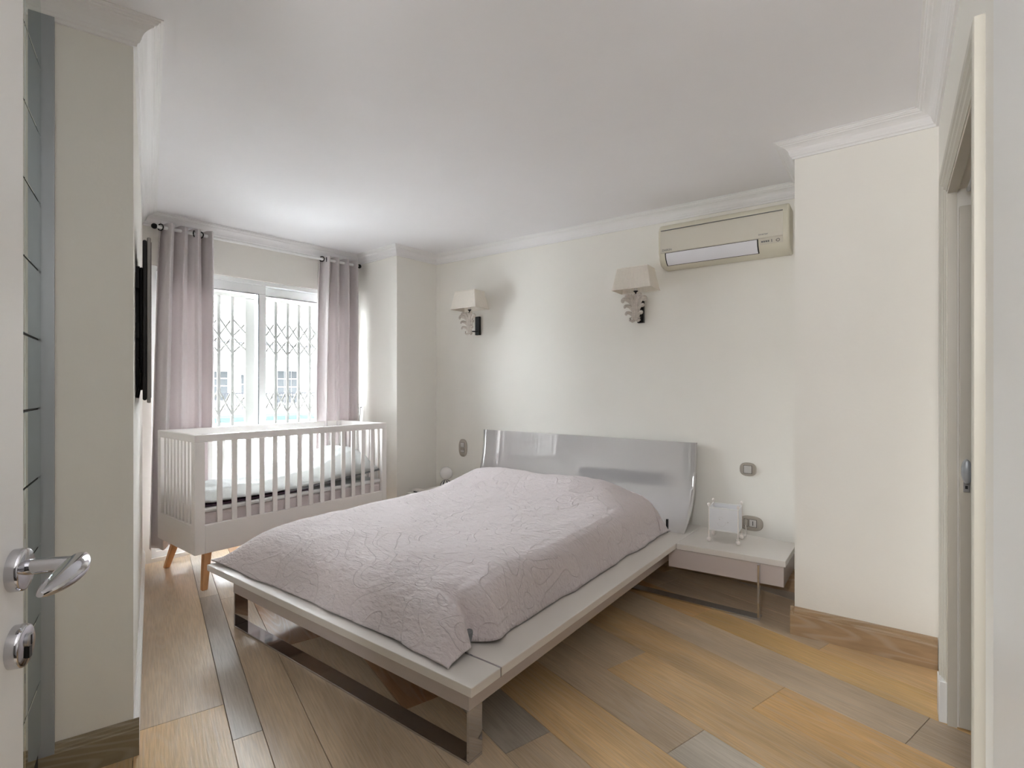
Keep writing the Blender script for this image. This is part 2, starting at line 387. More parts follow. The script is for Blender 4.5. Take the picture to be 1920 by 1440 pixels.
def clip(poly, p, n):
    out = []
    for i in range(len(poly)):
        a, b = poly[i], poly[(i+1) % len(poly)]
        da = (a[0]-p[0])*n[0]+(a[1]-p[1])*n[1]; db = (b[0]-p[0])*n[0]+(b[1]-p[1])*n[1]
        if da >= 0: out.append(a)
        if (da >= 0) != (db >= 0):
            t = da/(da-db); out.append((a[0]+(b[0]-a[0])*t, a[1]+(b[1]-a[1])*t))
    return out
FPi = FP.inverted()
def loc2(p): q = FPi @ Vector((p[0], p[1], 0)); return (q.x, q.y)
def locd(a, b):                          # inward normal of room edge a->b in local coords
    a2, b2 = loc2(a), loc2(b); u = unit(vsub(b2, a2)); return (u[1], -u[0])
clips = [(loc2(offset_pt([a, b], 0, -.05, False)), locd(a, b)) for a, b in ((E1, WL), (WL, WR), (PI, HB), (K1, K2))]
clips_r = [(loc2(offset_pt([PR, RE], 0, -.10, False)), locd(PR, RE))]
rp = random.Random(3)
for i in range(len(seams)-1):
    w0, w1 = seams[i]+.0009, seams[i+1]-.0009
    js = joints.get(i)
    if not js:
        js = []; v = -2.6+rp.random()*1.2
        while v < 6: js.append((v, rp.choice('gtgtdl'))); v += 1.3+rp.random()*.9
        js.append((9, 'g'))
    v0 = -2.6
    for v1, tn in js:
        if v1 <= v0: continue
        poly = [(v0+.0008, -w1), (v1-.0008, -w1), (v1-.0008, -w0), (v0+.0008, -w0)]
        if i < 4 and poly[0][0] > 2.2: v0 = v1; continue
        if i < 4: poly = [(min(p[0], 2.25), p[1]) for p in poly]
        for c in (clips if i >= 4 else clips[1:])+clips_r:
            poly = clip(poly, *c)
            if len(poly) < 3: break
        v0 = v1
        if len(poly) < 3: continue
        cx = sum(p[0] for p in poly)/len(poly); cy = sum(p[1] for p in poly)/len(poly)
        o = MB().prism([(p[0]-cx, p[1]-cy) for p in poly], -.02, 0).build('plank', M_floor, bevel=.0012, seg=1)
        o.parent = floor; o.matrix_parent_inverse = floor.matrix_world.inverted()
        o.matrix_local = FP @ Matrix.Translation((cx, cy, 0))
        c = tone[tn]; j = 1+rp.uniform(-.05, .05)
        o.color = (*[min(1, q*j) for q in lin(c)], 1)

# ------------------------------------------------------------------ window (sliding, white aluminium)
win = sempty('window_1', F_win)
mb = MB(); mb.box(OX0, OX1, .02, .15, OZ-.035, OZ); mb.box(OX0, OX0+.035, .02, .15, .03, OZ); mb.box(OX1-.035, OX1, .02, .15, .03, OZ); mb.box(OX0, OX1, .02, .15, .03, .075)
mb.build('window_frame', M_alu, win, bevel=.003)
def sash(x0, x1, y0, label=None):
    f = MB(); st = .06; z0, z1 = .075, OZ-.035
    f.box(x0, x1, y0, y0+.04, z1-.075, z1); f.box(x0, x1, y0, y0+.04, z0, z0+.13)
    f.box(x0, x0+st, y0, y0+.04, z0+.13, z1-.075); f.box(x1-st, x1, y0, y0+.04, z0+.13, z1-.075)
    s = f.build('sash', M_alu, win, bevel=.004)
    g = box(x0+st, x1-st, y0+.018, y0+.022, z0+.13, z1-.075).build('pane', M_glass, s)
    q = MB()
    for a in (x0+st, x1-st-.004): q.box(a, a+.004, y0-.001, y0+.015, z0+.13, z1-.075)
    q.box(x0+st, x1-st, y0-.001, y0+.015, z1-.079, z1-.075); q.build('gasket', M_gasket, s)
    return s
XM = .875
sash(OX0+.035, XM+.02, .03); sash(XM-.04, OX1-.035, .085)
# ------------------------------------------------------------------ folding security gate
gate = thing('folding_security_gate', 'pale folding metal security gate with crossed lattice bands outside the window', 'security gate', F_win)
GY = .235
bars = [.37, .478, .586, .693, .795+.02, .955, 1.063, 1.173, 1.279, 1.387, 1.495, 1.60]
bars = [.262, .154]+bars[:4]+bars[5:]
b0 = None
for x in bars:
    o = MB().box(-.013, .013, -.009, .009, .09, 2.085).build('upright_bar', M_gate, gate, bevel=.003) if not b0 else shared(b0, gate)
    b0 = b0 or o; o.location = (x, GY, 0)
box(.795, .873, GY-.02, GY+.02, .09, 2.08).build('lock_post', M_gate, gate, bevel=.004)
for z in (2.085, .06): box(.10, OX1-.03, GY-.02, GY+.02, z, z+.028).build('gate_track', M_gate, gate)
allx = sorted(bars+[.834]); k0 = {}
for (za, zb) in ((1.737, 1.896), (1.595, 1.737), (1.06, 1.275), (.30, .515)):
    for a, b in zip(allx[:-1], allx[1:]):
        for s in (1, -1):
            d = b-a; h = zb-za; key = (round(d, 3), round(h, 3), s)
            L_ = math.hypot(d, h)
            if key not in k0:
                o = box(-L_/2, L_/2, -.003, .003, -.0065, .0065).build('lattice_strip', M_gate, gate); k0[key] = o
            else: o = shared(k0[key], gate)
            o.location = ((a+b)/2, GY+.012*s, (za+zb)/2); o.rotation_euler = (0, -s*math.atan2(h, d), 0)

# ------------------------------------------------------------------ outside
struct(box(-12, 25, .3, 30, -6.2, -6).build('outside_ground', M_ground, M=F_win))
bld = thing('apartment_building', 'pale apartment building with railed balconies seen beyond the window gate', 'building', F_win, (0, 10, 0))
box(-9, 20, .6, 4, -6, 3.25).build('outer_wall', M_ext, bld)
box(-9.1, 20.1, .4, 4.1, 3.25, 3.36).build('parapet', M_extf, bld)
box(-9, 20, -.35, .6, 1.88, 2.04).build('balcony_slab', M_extf, bld)
box(-9, 20, -.35, .6, .55, .72).build('balcony_slab', M_extf, bld)
for zz in (2.04, .72):
    rail = MB(); rail.box(-9, 20, -.33, -.30, zz+.42, zz+.45)
    for k in range(170): rail.box(1+k*.07, 1.014+k*.07, -.325, -.31, zz, zz+.42)
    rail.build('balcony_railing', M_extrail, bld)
wn = [(1.0, 1.0, .9, .75), (2.3, 1.0, .9, .75), (3.55, .95, .62, .8), (4.5, 1.12, .5, .55), (5.5, .85, .62, .95), (6.7, 1.1, .8, .6), (8.2, 1.0, .9, .8), (2.6, 2.3, .8, .75), (4.6, 2.5, .7, .55), (6.3, 2.5, .7, .55), (8, 2.4, .8, .6)]
for x, z, w, h in wn:
    f = MB(); f.box(x-.04, x+w+.04, .55, .60, z-.04, z+h+.04); wf = f.build('window', M_extf, bld)
    nx, nz = max(2, int(w/.2)), max(2, int(h/.2))
    for a in range(nx):
        for b in range(nz):
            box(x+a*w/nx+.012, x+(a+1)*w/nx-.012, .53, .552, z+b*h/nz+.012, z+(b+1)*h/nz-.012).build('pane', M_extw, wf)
pent = thing('rooftop_house', 'small rooftop house with gridded dark windows above the pale building', 'building', F_win, (0, 12.5, 3.3))
box(2, 5.6, 0, 2.5, 0, .55).build('outer_wall', M_ext, pent)
for x in (4.1, 5.05):
    wf = box(x-.03, x+.38, -.05, 0, .06, .48).build('window', M_extf, pent)
    for a in range(3):
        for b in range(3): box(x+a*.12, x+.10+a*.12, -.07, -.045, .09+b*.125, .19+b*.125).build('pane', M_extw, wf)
roof = thing('tiled_roof', 'faint terracotta tiled roof rising behind the pale building', 'roof', F_win, (0, 18, 3))
mb = MB(); mb.add([(7, 0, 1.2), (14, 0, 1.2), (14, 4, 3.2), (7, 4, 3.2), (7, 0, -9), (14, 0, -9), (14, 4, -9), (7, 4, -9)],
                  [(0, 1, 2, 3), (0, 4, 5, 1), (1, 5, 6, 2), (2, 6, 7, 3), (3, 7, 4, 0), (4, 7, 6, 5)]); mb.build('roof_slope', M_roof, roof)
cv = box(-6, 14, 7.2, 8.4, .56, .66).build('pool_cover', M_turq, M=F_win); tag(cv, 'turquoise cover strip low outside behind the window gate', 'cover')
lg = box(-6, 14, 7.0, 8.6, -6, .56).build('low_annex', M_ext, M=F_win); tag(lg, 'pale low annex carrying the turquoise strip outside', 'annex')

# ------------------------------------------------------------------ curtain rod and curtains
rod = thing('curtain_rod', 'thin white curtain rod with dark ends under the window cornice', 'curtain rod', F_win, (0, -.10, 2.477))
MB().tube([(.06, 0, 0), (L_win-.05, 0, 0)], .0125, 14).build('rod', M_white, rod, smooth=True)
for x in (.05, L_win-.05): MB().ball((x, 0, 0), .02).build('finial', M_black_metal, rod, smooth=True)
for x in (.12, L_win-.10): MB().tube([(x, .10, -.0), (x, 0, 0)], .006, 8).box(x-.015, x+.015, .092, .10, -.03, .03).build('bracket', M_white, rod)
def curtain(label, tx0, tx1, bx0, bx1, waves, seed, by=0.0, zbot=.13, ph=0, eyes=(0, 1)):
    th = thing('curtain', label, 'curtain', F_win, (0, -.10, 0), group='linen curtains at the window')
    nu, nv = waves*28, 60; vs = []; fs = []; ztop = 2.512
    for j in range(nv+1):
        v = j/nv; z = ztop+(zbot-ztop)*v; e = v**.8
        for i in range(nu+1):
            u = i/nu
            uu = u+.018*math.sin(u*9+seed+v*2)*v
            x = (tx0+(tx1-tx0)*uu)*(1-e)+(bx0+(bx1-bx0)*uu)*e
            a = .044*(1-.15*v)*(1+.25*math.sin(seed+u*7))
            th_ = 2*math.pi*waves*u+ph+.5*math.sin(v*2.2+seed+u*4)*v
            y = a*(1.15*math.sin(th_)-.18*math.sin(3*th_))+.012*v*math.sin(3*th_*.5+v*3+seed)+by*v*(1-u)
            x += .012*math.cos(th_*2)*(.6+.4*v)*.6
            zz = z+(.006*math.cos(th_*2) if j == 0 else 0)
            vs.append((x, y, zz))
    for j in range(nv):
        for i in range(nu): fs.append((j*(nu+1)+i, j*(nu+1)+i+1, (j+1)*(nu+1)+i+1, (j+1)*(nu+1)+i))
    o = MB().add(vs, fs).build('fabric', M_curtain, th, smooth=True, sol=.0025)
    for k in eyes:
        x = tx0+(tx1-tx0)*((k+.0)/(2*waves)+.012)
        r = MB(); n = 20
        r.tube([(0, .023*math.cos(2*math.pi*q/n), .023*math.sin(2*math.pi*q/n)) for q in range(n+1)], .0045, 6, cap=False)
        e_ = r.build('eyelet', M_black_metal, th, smooth=True); e_.location = (x, 0, 2.477); e_.rotation_euler = (0, 0, (-1)**k*.55)
    return th
curtain('mauve linen curtain hanging at the left of the window beside the television', .085, .435, .01, .45, 4, 1.0, -.03, eyes=(0, 5, 6))
curtain('mauve linen curtain hanging at the right of the window beside the bay wall', 1.335, 1.70, 1.27, 1.735, 4, 2.2, 0, ph=.6)

# curtain tieback on the bay side wall
F_bay = frame(*WR, PO[0]-WR[0], PO[1]-WR[1])
tb = thing('curtain_tieback', 'small silver curtain tieback hanging on the bay wall behind the crib', 'tieback', F_bay, (.055, 0, 0))
MB().tube([(0, -.002, 1.11), (0, -.03, 1.10), (0, -.04, 1.12), (0, -.035, 1.14)], .006, 8).build('hook', M_brushed, tb, smooth=True)
MB().tube([(0, -.03, 1.10), (-.01, -.032, 1.07), (.012, -.032, 1.03), (0, -.032, .98), (-.012, -.032, .92), (0, -.03, .86)], [.005, .009, .006, .012, .008, .004], 8).build('cord', M_brushed, tb, smooth=True)
MB().tube([(.012, -.03, 1.10), (.02, -.032, 1.12), (.018, -.03, 1.06), (.004, -.03, .99)], [.006, .004, .007, .005], 8).build('tassel', M_sheet, tb, smooth=True)

# ------------------------------------------------------------------ crib
F_crib = frame(-2.015, 3.25, .6198, .7848)
CL, CW, CZ0, CZ1 = 1.50, .66, .23, .997
crib = thing('baby_crib', 'white slatted baby crib on slanted beech legs in front of the window', 'crib', F_crib)
TH = .028
def crib_side(y0, y1, name):
    mb = MB(); mb.box(0, CL, y0, y1, CZ1-.048, CZ1); mb.box(0, .062, y0, y1, CZ0, CZ1-.048); mb.box(CL-.045, CL, y0, y1, CZ0, CZ1-.048); mb.box(.062, CL-.045, y0, y1, CZ0, CZ0+.185)
    return mb.build(name, M_crib, crib, bevel=.003)
crib_side(0, TH, 'side_frame'); crib_side(CW-TH, CW, 'side_frame')
def crib_end(x0, x1):
    mb = MB(); mb.box(x0, x1, TH, CW-TH, CZ1-.048, CZ1); mb.box(x0, x1, TH, TH+.03, CZ0, CZ1-.048); mb.box(x0, x1, CW-TH-.03, CW-TH, CZ0, CZ1-.048); mb.box(x0, x1, TH+.03, CW-TH-.03, CZ0, CZ0+.185)
    return mb.build('end_frame', M_crib, crib, bevel=.003)
crib_end(0, TH); crib_end(CL-TH, CL)
box(TH, CL-TH, TH, CW-TH, .36, .385).build('bed_base', M_crib, crib)
sl = box(-.0165, .0165, -.006, .006, CZ0+.185, CZ1-.048).build('slat', M_crib, crib, bevel=.002)
first = True; NS = 14
for y in (TH/2, CW-TH/2):
    for k in range(NS):
        x = .062+(CL-.107)*(k+1)/(NS+1)
        o = sl if first else shared(sl, crib); first = False; o.location = (x, y, 0)
NE = 8
for x in (TH/2, CL-TH/2):
    for k in range(NE):
        y = TH+.03+(CW-2*TH-.06)*(k+1)/(NE+1)
        o = shared(sl, crib); o.location = (x, y, 0); o.rotation_euler = (0, 0, math.pi/2)
for sx, sy in ((0, 0), (0, 1), (1, 0), (1, 1)):
    xt = .10 if not sx else CL-.10; yt = .075 if not sy else CW-.075
    xb = xt+(-.045 if not sx else .045); yb = yt+(-.075 if not sy else .075)
    mb = MB(); a, b = .024, .017
    mb.add([(xt-a, yt-a, CZ0+.0), (xt+a, yt-a, CZ0), (xt+a, yt+a, CZ0), (xt-a, yt+a, CZ0), (xb-b, yb-b, 0), (xb+b, yb-b, 0), (xb+b, yb+b, 0), (xb-b, yb+b, 0)],
           [(0, 1, 2, 3), (7, 6, 5, 4), (0, 4, 5, 1), (1, 5, 6, 2), (2, 6, 7, 3), (3, 7, 4, 0)])
    mb.build('leg', M_beech, crib, bevel=.004)
# crib mattress, sheet, blankets, quilt
cm = thing('crib_mattress', 'pale pink crib mattress with a white top inside the crib', 'mattress', F_crib)
box(.035, CL-.035, .035, CW-.035, .387, .485).build('mattress_core', M_matt, cm, bevel=.02, seg=3)
box(.032, CL-.032, .032, CW-.032, .486, .515).build('fitted_sheet', M_sheet, cm, bevel=.012, seg=3)
def cloth(xs, ys, zf, m, name, M, nx=90, ny=50, th=.012, edge=.02, parent=None):
    vs = []; fs = []
    for j in range(ny+1):
        for i in range(nx+1):
            u, v = i/nx, j/ny; x = xs[0]+(xs[1]-xs[0])*u; y = ys[0]+(ys[1]-ys[0])*v
            vs.append((x, y, zf(x, y, u, v)))
    for j in range(ny):
        for i in range(nx): fs.append((j*(nx+1)+i, j*(nx+1)+i+1, (j+1)*(nx+1)+i+1, (j+1)*(nx+1)+i))
    o = MB().add(vs, fs).build(name, m, parent, smooth=True, M=None if parent else M)
    s = o.modifiers.new('thickness', 'SOLIDIFY'); s.thickness = th; s.offset = 1
    return o
def nz(x, y, s, k=0): return noise.noise(Vector((x*s+k, y*s-k, k*1.7)))
def zg(x, y, u, v):
    return .522+.05*max(0, u)**1.5+.006*nz(x, y, 9, 3)
gb = cloth((.62, 1.46), (.045, CW-.05), lambda x, y, u, v: .519+.065*u**1.3+.006*(1+nz(x, y, 9, 3)), M_greyblank, 'grey_blanket', F_crib, th=.022)
tag(gb, 'dark grey folded blanket under the quilt at the right of the crib', 'blanket')
gb2 = cloth((.04, .80), (.045, CW-.05), lambda x, y, u, v: .519+.005*(1+nz(x, y, 9, 8)), M_plum, 'plum_edged_blanket', F_crib, th=.007)
tag(gb2, 'thin blanket with a dark plum edge at the left of the crib', 'blanket')
def zq(x, y, u, v):
    e = min(1, min(v, 1-v)/.16)**.6; eu = min(1, min(u, 1-u)/.06)**.6
    base = .536+.055*max(0, (u-.45)/.55)**1.1*(1)
    h = .03+.16*math.exp(-((u-.82)/.20)**2)+.09*math.exp(-((u-.48)/.14)**2)*(.6+.4*v)+.035*math.exp(-((u-.15)/.2)**2)
    return base+.008+h*e*eu*(.75+.35*math.sin(v*3.0))+.012*nz(x, y, 7)*e+.006*nz(x, y, 19, 4)
qu = cloth((.045, 1.45), (.05, CW-.06), zq, M_quilt, 'crib_quilt', F_crib, 140, 70, .014)
tag(qu, 'rumpled off white quilt heaped inside the crib', 'quilt')

# ------------------------------------------------------------------ television on the left wall
tv = thing('television', 'black flat television seen edge-on on the left wall beside the curtain', 'television', F_left)
TX0, TX1, TZ0, TZ1 = .225, 1.34, 1.24, 1.895
box(TX0, TX1, -.051, -.038, TZ0, TZ1).build('bezel', M_bezel, tv, bevel=.004)
box(TX0+.015, TX1-.015, -.0525, -.050, TZ0+.02, TZ1-.015).build('screen', M_dark, tv)
mb = MB().box(TX0+.004, TX1-.004, -.038, -.024, TZ0+.01, TZ1-.01); mb.box(TX0+.06, TX1-.06, -.026, -.012, TZ0+.05, TZ1-.11); mb.build('back_shell', M_dark, tv, bevel=.006)
mb = MB(); mb.box(TX0+.10, TX0+.16, -.014, -.001, TZ0+.06, TZ1-.10); mb.box(TX1-.16, TX1-.10, -.014, -.001, TZ0+.06, TZ1-.10); mb.box(TX0+.05, TX1-.05, -.012, -.001, 1.50, 1.56); mb.box(TX0+.05, TX1-.05, -.012, -.001, 1.70, 1.76)
mb.build('wall_bracket', M_black_metal, tv)
MB().tube([(TX0+.05, -.012, 1.42), (TX0+.03, -.02, 1.36), (TX0+.07, -.012, 1.30), (TX0+.06, -.006, 1.26)], .007, 8).build('cable', M_dark, tv, smooth=True)

# ------------------------------------------------------------------ bed
BN = (-.129, 1.625)
F_bed = frame(*BN, .80, -.60)            # local x to the right, local y towards the headboard
BW = 1.897; SZ0, SZ1 = .313, .345
bed = thing('double_bed', 'low platform bed in taupe lacquer with chrome runners and curved headboard', 'bed', F_bed)
box(-BW, 0, 0, .150, SZ0, SZ1).build('foot_board', M_lacq, bed, bevel=.0025)
mb = MB().box(-.40, 0, .1555, 2.40, SZ0, SZ1); mb.build('side_board', M_lacq, bed, bevel=.0025)
mb = MB().box(-BW, -BW+.40, .1555, 2.40, SZ0, SZ1); mb.build('side_board', M_lacq, bed, bevel=.0025)
box(-BW+.41, -.41, .16, 2.35, SZ0+.002, SZ1-.004).build('slat_base', M_lacq, bed)
for x0, x1 in ((-.30, .001), (-BW-.001, -BW+.30)): box(x0, x1, .150, .1555, SZ0-.001, SZ1+.0008).build('joint_strip', M_chrome, bed)
mb = MB(); mb.box(-BW+.095, -.095, .095, .12, .188, SZ0); mb.box(-.12, -.095, .12, 2.30, .188, SZ0); mb.box(-BW+.095, -BW+.12, .12, 2.30, .188, SZ0)
mb.build('apron', M_lacq2, bed)
def runner(x0, x1, y0, y1, ztop):
    t = .011; mb = MB(); mb.box(x0, x1, y0, y1, 0, t); mb.box(x0, x0+t, y0, y1, t, ztop); mb.box(x1-t, x1, y0, y1, t, ztop)
    return mb.build('sled_leg', M_chrome, bed, bevel=.0015)
runner(-BW+.096, -.096, .096, .168, .188)
# nightstand shelf, right and left, carried by the same frame
NS_R = [(0, 1.895), (.592, 1.932), (.592, 2.34), (0, 2.36)]
MB().prism([(0.001, 1.895), (.592, 1.932), (.592, 2.34), (.001, 2.39)], SZ0-.003, SZ1).build('shelf', M_lacq, bed, bevel=.0025)
MB().prism([(-BW-.592, 1.932), (-BW-.001, 1.895), (-BW-.001, 2.39), (-BW-.592, 2.34)], SZ0-.003, SZ1).build('shelf', M_lacq, bed, bevel=.0025)
for s in (0, 1):
    f = (lambda x: x) if s == 0 else (lambda x: -BW-x)
    P = [(f(-.05), 1.900), (f(.582), 1.942), (f(.582), 2.31), (f(-.05), 2.33)]
    if s: P = P[::-1]
    d = MB().prism(P, .195, SZ0-.006).build('drawer', M_lacq2, bed, bevel=.002)
mb = MB(); t = .011
mb.box(-BW-.47, .47, 1.884, 1.956, 0, t); mb.box(.459, .47, 1.882, 1.91, t, SZ0+.0); mb.box(-BW-.47, -BW-.459, 1.882, 1.91, t, SZ0)
mb.build('sled_leg', M_chrome, bed, bevel=.0015)
# headboard: curved lacquered sheet
prof = []
for i in range(25):
    s_ = i/24; z = .346+.572*s_; y = 2.115+.265*(1-math.exp(-(z-.346)/.15))
    prof.append((y, z))
thk = .032
def hb_sheet():
    vs = []; fs = []; xs = [-.030, -.036, -.054]+[-.08-1.83*k/20 for k in range(21)]+[-1.935, -1.948, -1.954]
    n = len(prof)
    for x in xs:
        e = 0
        if x > -.06: e = {-.030: .016, -.036: .006, -.054: 0}[x]
        if x < -1.92: e = {-1.935: 0, -1.948: .006, -1.954: .016}[round(x, 3)]
        for y, z in prof: vs.append((x, y+e, z))
    for x in xs:
        e = 0
        for y, z in prof: vs.append((x, y+thk, z))
    m = len(xs); o2 = m*n
    for i in range(m-1):
        for k in range(n-1):
            fs.append((i*n+k, i*n+k+1, (i+1)*n+k+1, (i+1)*n+k)); fs.append((o2+i*n+k, o2+(i+1)*n+k, o2+(i+1)*n+k+1, o2+i*n+k+1))
        fs.append((i*n+n-1, o2+i*n+n-1, o2+(i+1)*n+n-1, (i+1)*n+n-1)); fs.append((i*n, (i+1)*n, o2+(i+1)*n, o2+i*n))
    for k in range(n-1):
        fs.append((k, o2+k, o2+k+1, k+1)); q = (m-1)*n; fs.append((q+k, q+k+1, o2+q+k+1, o2+q+k))
    return MB().add(vs, fs).build('headboard', M_head, bed, smooth=True)
hb_sheet()
mb = MB(); mb.box(-.140, -.128, 2.10, 2.115, SZ1, .43); mb.build('mattress_stop', M_dark, bed)

mt = MB().box(-1.74, -.185, .185, 2.05, SZ1+.001, .40).box(-1.64, -.21, .40, 1.98, .40, .51).build('mattress', M_greyblank, M=F_bed, bevel=.012, seg=2); tag(mt, 'grey double mattress under the bedspread on the platform bed', 'mattress')
# bedspread
def profr(d, pts):
    for (a, b), (c, e) in zip(pts[:-1], pts[1:]):
        if d <= c: t = (d-a)/(c-a); return b+(e-b)*t
    return pts[-1][1]
RIGHT = [(0, 0), (.010, .20), (.022, .42), (.036, .62), (.055, .79), (.085, .91), (.13, .975), (.20, 1), (9, 1)]
FOOT = [(0, 0), (.025, .17), (.055, .38), (.09, .58), (.135, .75), (.19, .87), (.27, .96), (.37, 1), (9, 1)]
LEFT = [(0, 0), (.025, .17), (.055, .38), (.09, .60), (.14, .79), (.20, .91), (.30, 1), (9, 1)]
HEADP = [(0, .0), (.04, .45), (.09, .78), (.15, .94), (.24, 1), (9, 1)]
XL, XR, YF, YH = -1.890, -.125, .045, 2.14
def dist_samples(L_, n, dense=.36, k=.5):
    out = []
    for i in range(n+1):
        u = i/n; s = .5-.5*math.cos(math.pi*u); out.append(L_*(k*s+(1-k)*u))
    return out
us = dist_samples(XR-XL, 230); vs_ = dist_samples(YH-YF, 250)
def spread_z(dx_l, dx_r, dy_f, dy_h):
    zt = .205
    g = min(profr(dx_l, LEFT), profr(dx_r, RIGHT))*min(profr(dy_f, FOOT), profr(dy_h, HEADP))
    return g, zt
VS = []; FS = []
def gs(x, c, s): return math.exp(-((x-c)/s)**2)
def spread_pt(dl, df):
    x = XL+dl; y = YF+df; dr = XR-x; dh = YH-y
    # hem flares at the near right corner and lifts into a pleat behind it
    g, zt = spread_z(dl, dr, df, dh)
    low = (1-g)
    px = gs(dr, .25, .30)*gs(dh, .36, .30)+0
    bump = .125*(gs(x, -.60, .40)*gs(y, 1.87, .24)+gs(x, -1.38, .40)*gs(y, 1.87, .24)) + .02*gs(x, -.98, .3)*gs(y, 1.85, .25)
    dish = -.018*gs(x, -.95, .5)*gs(y, .9, .6)
    wr = .010*nz(x, y, 3.2, 5)+.005*nz(x, y, 8, 2)+.0024*nz(x, y*1.6, 22, 9)
    z = .352+(zt+bump*min(1, g*1.2)+dish+wr)*g
    # irregular hem
    hx = low*(.018*nz(0, y, 3.5, 11)+.008*nz(0, y, 11, 3))*gs(dr, 0, .25)
    hy = low*(.018*nz(x, 0, 3.0, 17)+.008*nz(x, 0, 9, 5))*gs(df, 0, .3)
    z += low*.007*abs(nz(x, y, 6, 21))
    x2 = x+hx; y2 = y+hy
    # pleat: pull the cloth in behind the corner, push the corner out
    pl = gs(df, .165, .035)*gs(dr, 0, .16); x2 -= .065*pl; z -= .02*pl*g
    bu = gs(df, .235, .040)*gs(dr, .02, .10); x2 += .025*bu; z += .012*bu*(1-g)
    co = gs(df, .03, .07)*gs(dr, 0, .12); x2 -= .006*co; y2 -= .012*co; z += .028*co*(1-low*.85)
    ch = gs(df, .10, .05)*gs(dr, .02, .07); z += .022*ch*low
    # left foot corner is drawn out
    cl = gs(df, 0, .12)*gs(dl, 0, .16); x2 -= .022*cl; y2 -= .012*cl; z += .010*cl
    return (x2, y2, z)
for df in vs_:
    for dl in us: VS.append(spread_pt(dl, df))
nu = len(us)
for j in range(len(vs_)-1):
    for i in range(nu-1): FS.append((j*nu+i, j*nu+i+1, (j+1)*nu+i+1, (j+1)*nu+i))
bs = thing('bedspread', 'crinkled pale mauve bedspread covering the double bed and its pillows', 'bedspread', F_bed)
o = MB().add(VS, FS).build('cover', M_spread, bs, smooth=True)
s = o.modifiers.new('thickness', 'SOLIDIFY'); s.thickness = .008; s.offset = -1
path = []
for k in range(60):
    u = k/59; x = XR-.006-.95*u**1.2; y = 1.985-.03*math.sin(u*3)+.06*u
    p = spread_pt(x-XL, y-YF); path.append((p[0]+(.004 if u < .05 else 0), p[1], p[2]+.002))
MB().tube(path, .0032, 6).build('seam_piping', M_spread, bs, smooth=True)

# ------------------------------------------------------------------ lantern on the right shelf
F_lan = frame(1.226, 3.189, .85, -.527)
lan = thing('paper_lantern_lamp', 'small white cube paper lantern lamp with ball feet on the right bedside shelf', 'lamp', F_lan, (0, 0, .345))
LW, LZ0, LZ1 = .168, .078, .212
mb = MB()
for x, y in ((0, 0), (LW, 0), (0, LW*.90), (LW, LW*.90)):
    MB().ball((x, y, .0135), .0138, 14).build('ball_foot', M_ball, lan, smooth=True)
    MB().tube([(x, y, .02), (x, y, LZ1+.012)], .0028, 8).build('post', M_ball, lan, smooth=True)
    MB().ball((x, y, LZ1+.018), .0085, 12, 1.3).build('bead', M_ball, lan, smooth=True)
D = LW*.90
for nm, b_ in (('paper_panel', (.004, LW-.004, -.001, .001)), ('paper_panel', (.004, LW-.004, D-.001, D+.001)), ('paper_panel', (-.001, .001, .004, D-.004)), ('paper_panel', (LW-.001, LW+.001, .004, D-.004))):
    box(*b_, LZ0, LZ1).build(nm, M_paper, lan)
for z in (LZ0-.006, LZ1-.004):
    mb = MB()
    mb.box(0, LW, -.003, .003, z, z+.006); mb.box(0, LW, D-.003, D+.003, z, z+.006); mb.box(-.003, .003, 0, D, z, z+.006); mb.box(LW-.003, LW+.003, 0, D, z, z+.006)
    mb.build('wire_frame', M_white, lan)
MB().box(.002, LW-.002, .002, D-.002, LZ0-.008, LZ0-.004).build('bottom_plate', M_white, lan)
MB().lathe([(.012, 0), (.014, .03), (.022, .05), (.026, .07), (.02, .09), (.005, .1)], (LW/2, D/2, LZ0-.004), 16).build('bulb', M_globe, lan, smooth=True)
# faint sketch marks on the paper
mb = MB()
mb.tube([(.055, -.0015, .15), (.062, -.0015, .158), (.075, -.0015, .158), (.082, -.0015, .15)], .0006, 5)
mb.tube([(.05, -.0015, .12), (.058, -.0015, .105), (.08, -.0015, .10), (.095, -.0015, .112), (.10, -.0015, .13)], .0006, 5)
mb.box(.06, .065, -.002, -.001, .142, .146); mb.box(.108, .114, -.002, -.001, .128, .133)
mb.build('drawn_marks', M_key, lan)
cb = MB().tube([(1.40, 3.20, .350), (1.44, 3.24, .349), (1.50, 3.28, .349), (1.53, 3.34, .36), (1.532, 3.36, .40)], .0028, 8).build('lamp_cable', M_cable, smooth=True)
tag(cb, 'thin pale cable running from the lantern to the wall socket', 'cable')

# globe lamp on the left shelf
gl = thing('globe_lamp', 'small lamp with white opal globe and striped base on the left bedside shelf', 'lamp', F_bed, (-2.25, 2.20, .345))
MB().ball((0, 0, .165), .060, 28).build('globe', M_globe, gl, smooth=True)
MB().ball((0, 0, .052), .052, 28).build('base', M_globe, gl, smooth=True)
for k in range(8):
    th = math.pi*k/4+.2
    p = [(.0528*math.sin(a)*math.cos(th), .0528*math.sin(a)*math.sin(th), .052-.0528*math.cos(a)) for a in [math.pi*(.08+.84*q/14) for q in range(15)]]
    MB().tube(p, [.002+.0055*math.sin(math.pi*q/14) for q in range(15)], 6, flat=.3, ref=(math.cos(th), math.sin(th), .001)).build('stripe', M_navy, gl, smooth=True)
bk = thing('small_box', 'small pale box with a dark slot on the left bedside shelf near pilaster', 'box', F_bed, (-2.46, 1.965, .345))
box(0, .10, 0, .07, .0005, .028).build('casing', M_lacq, bk, bevel=.003); box(.03, .08, -.002, .004, .006, .016).build('slot', M_dark, bk)

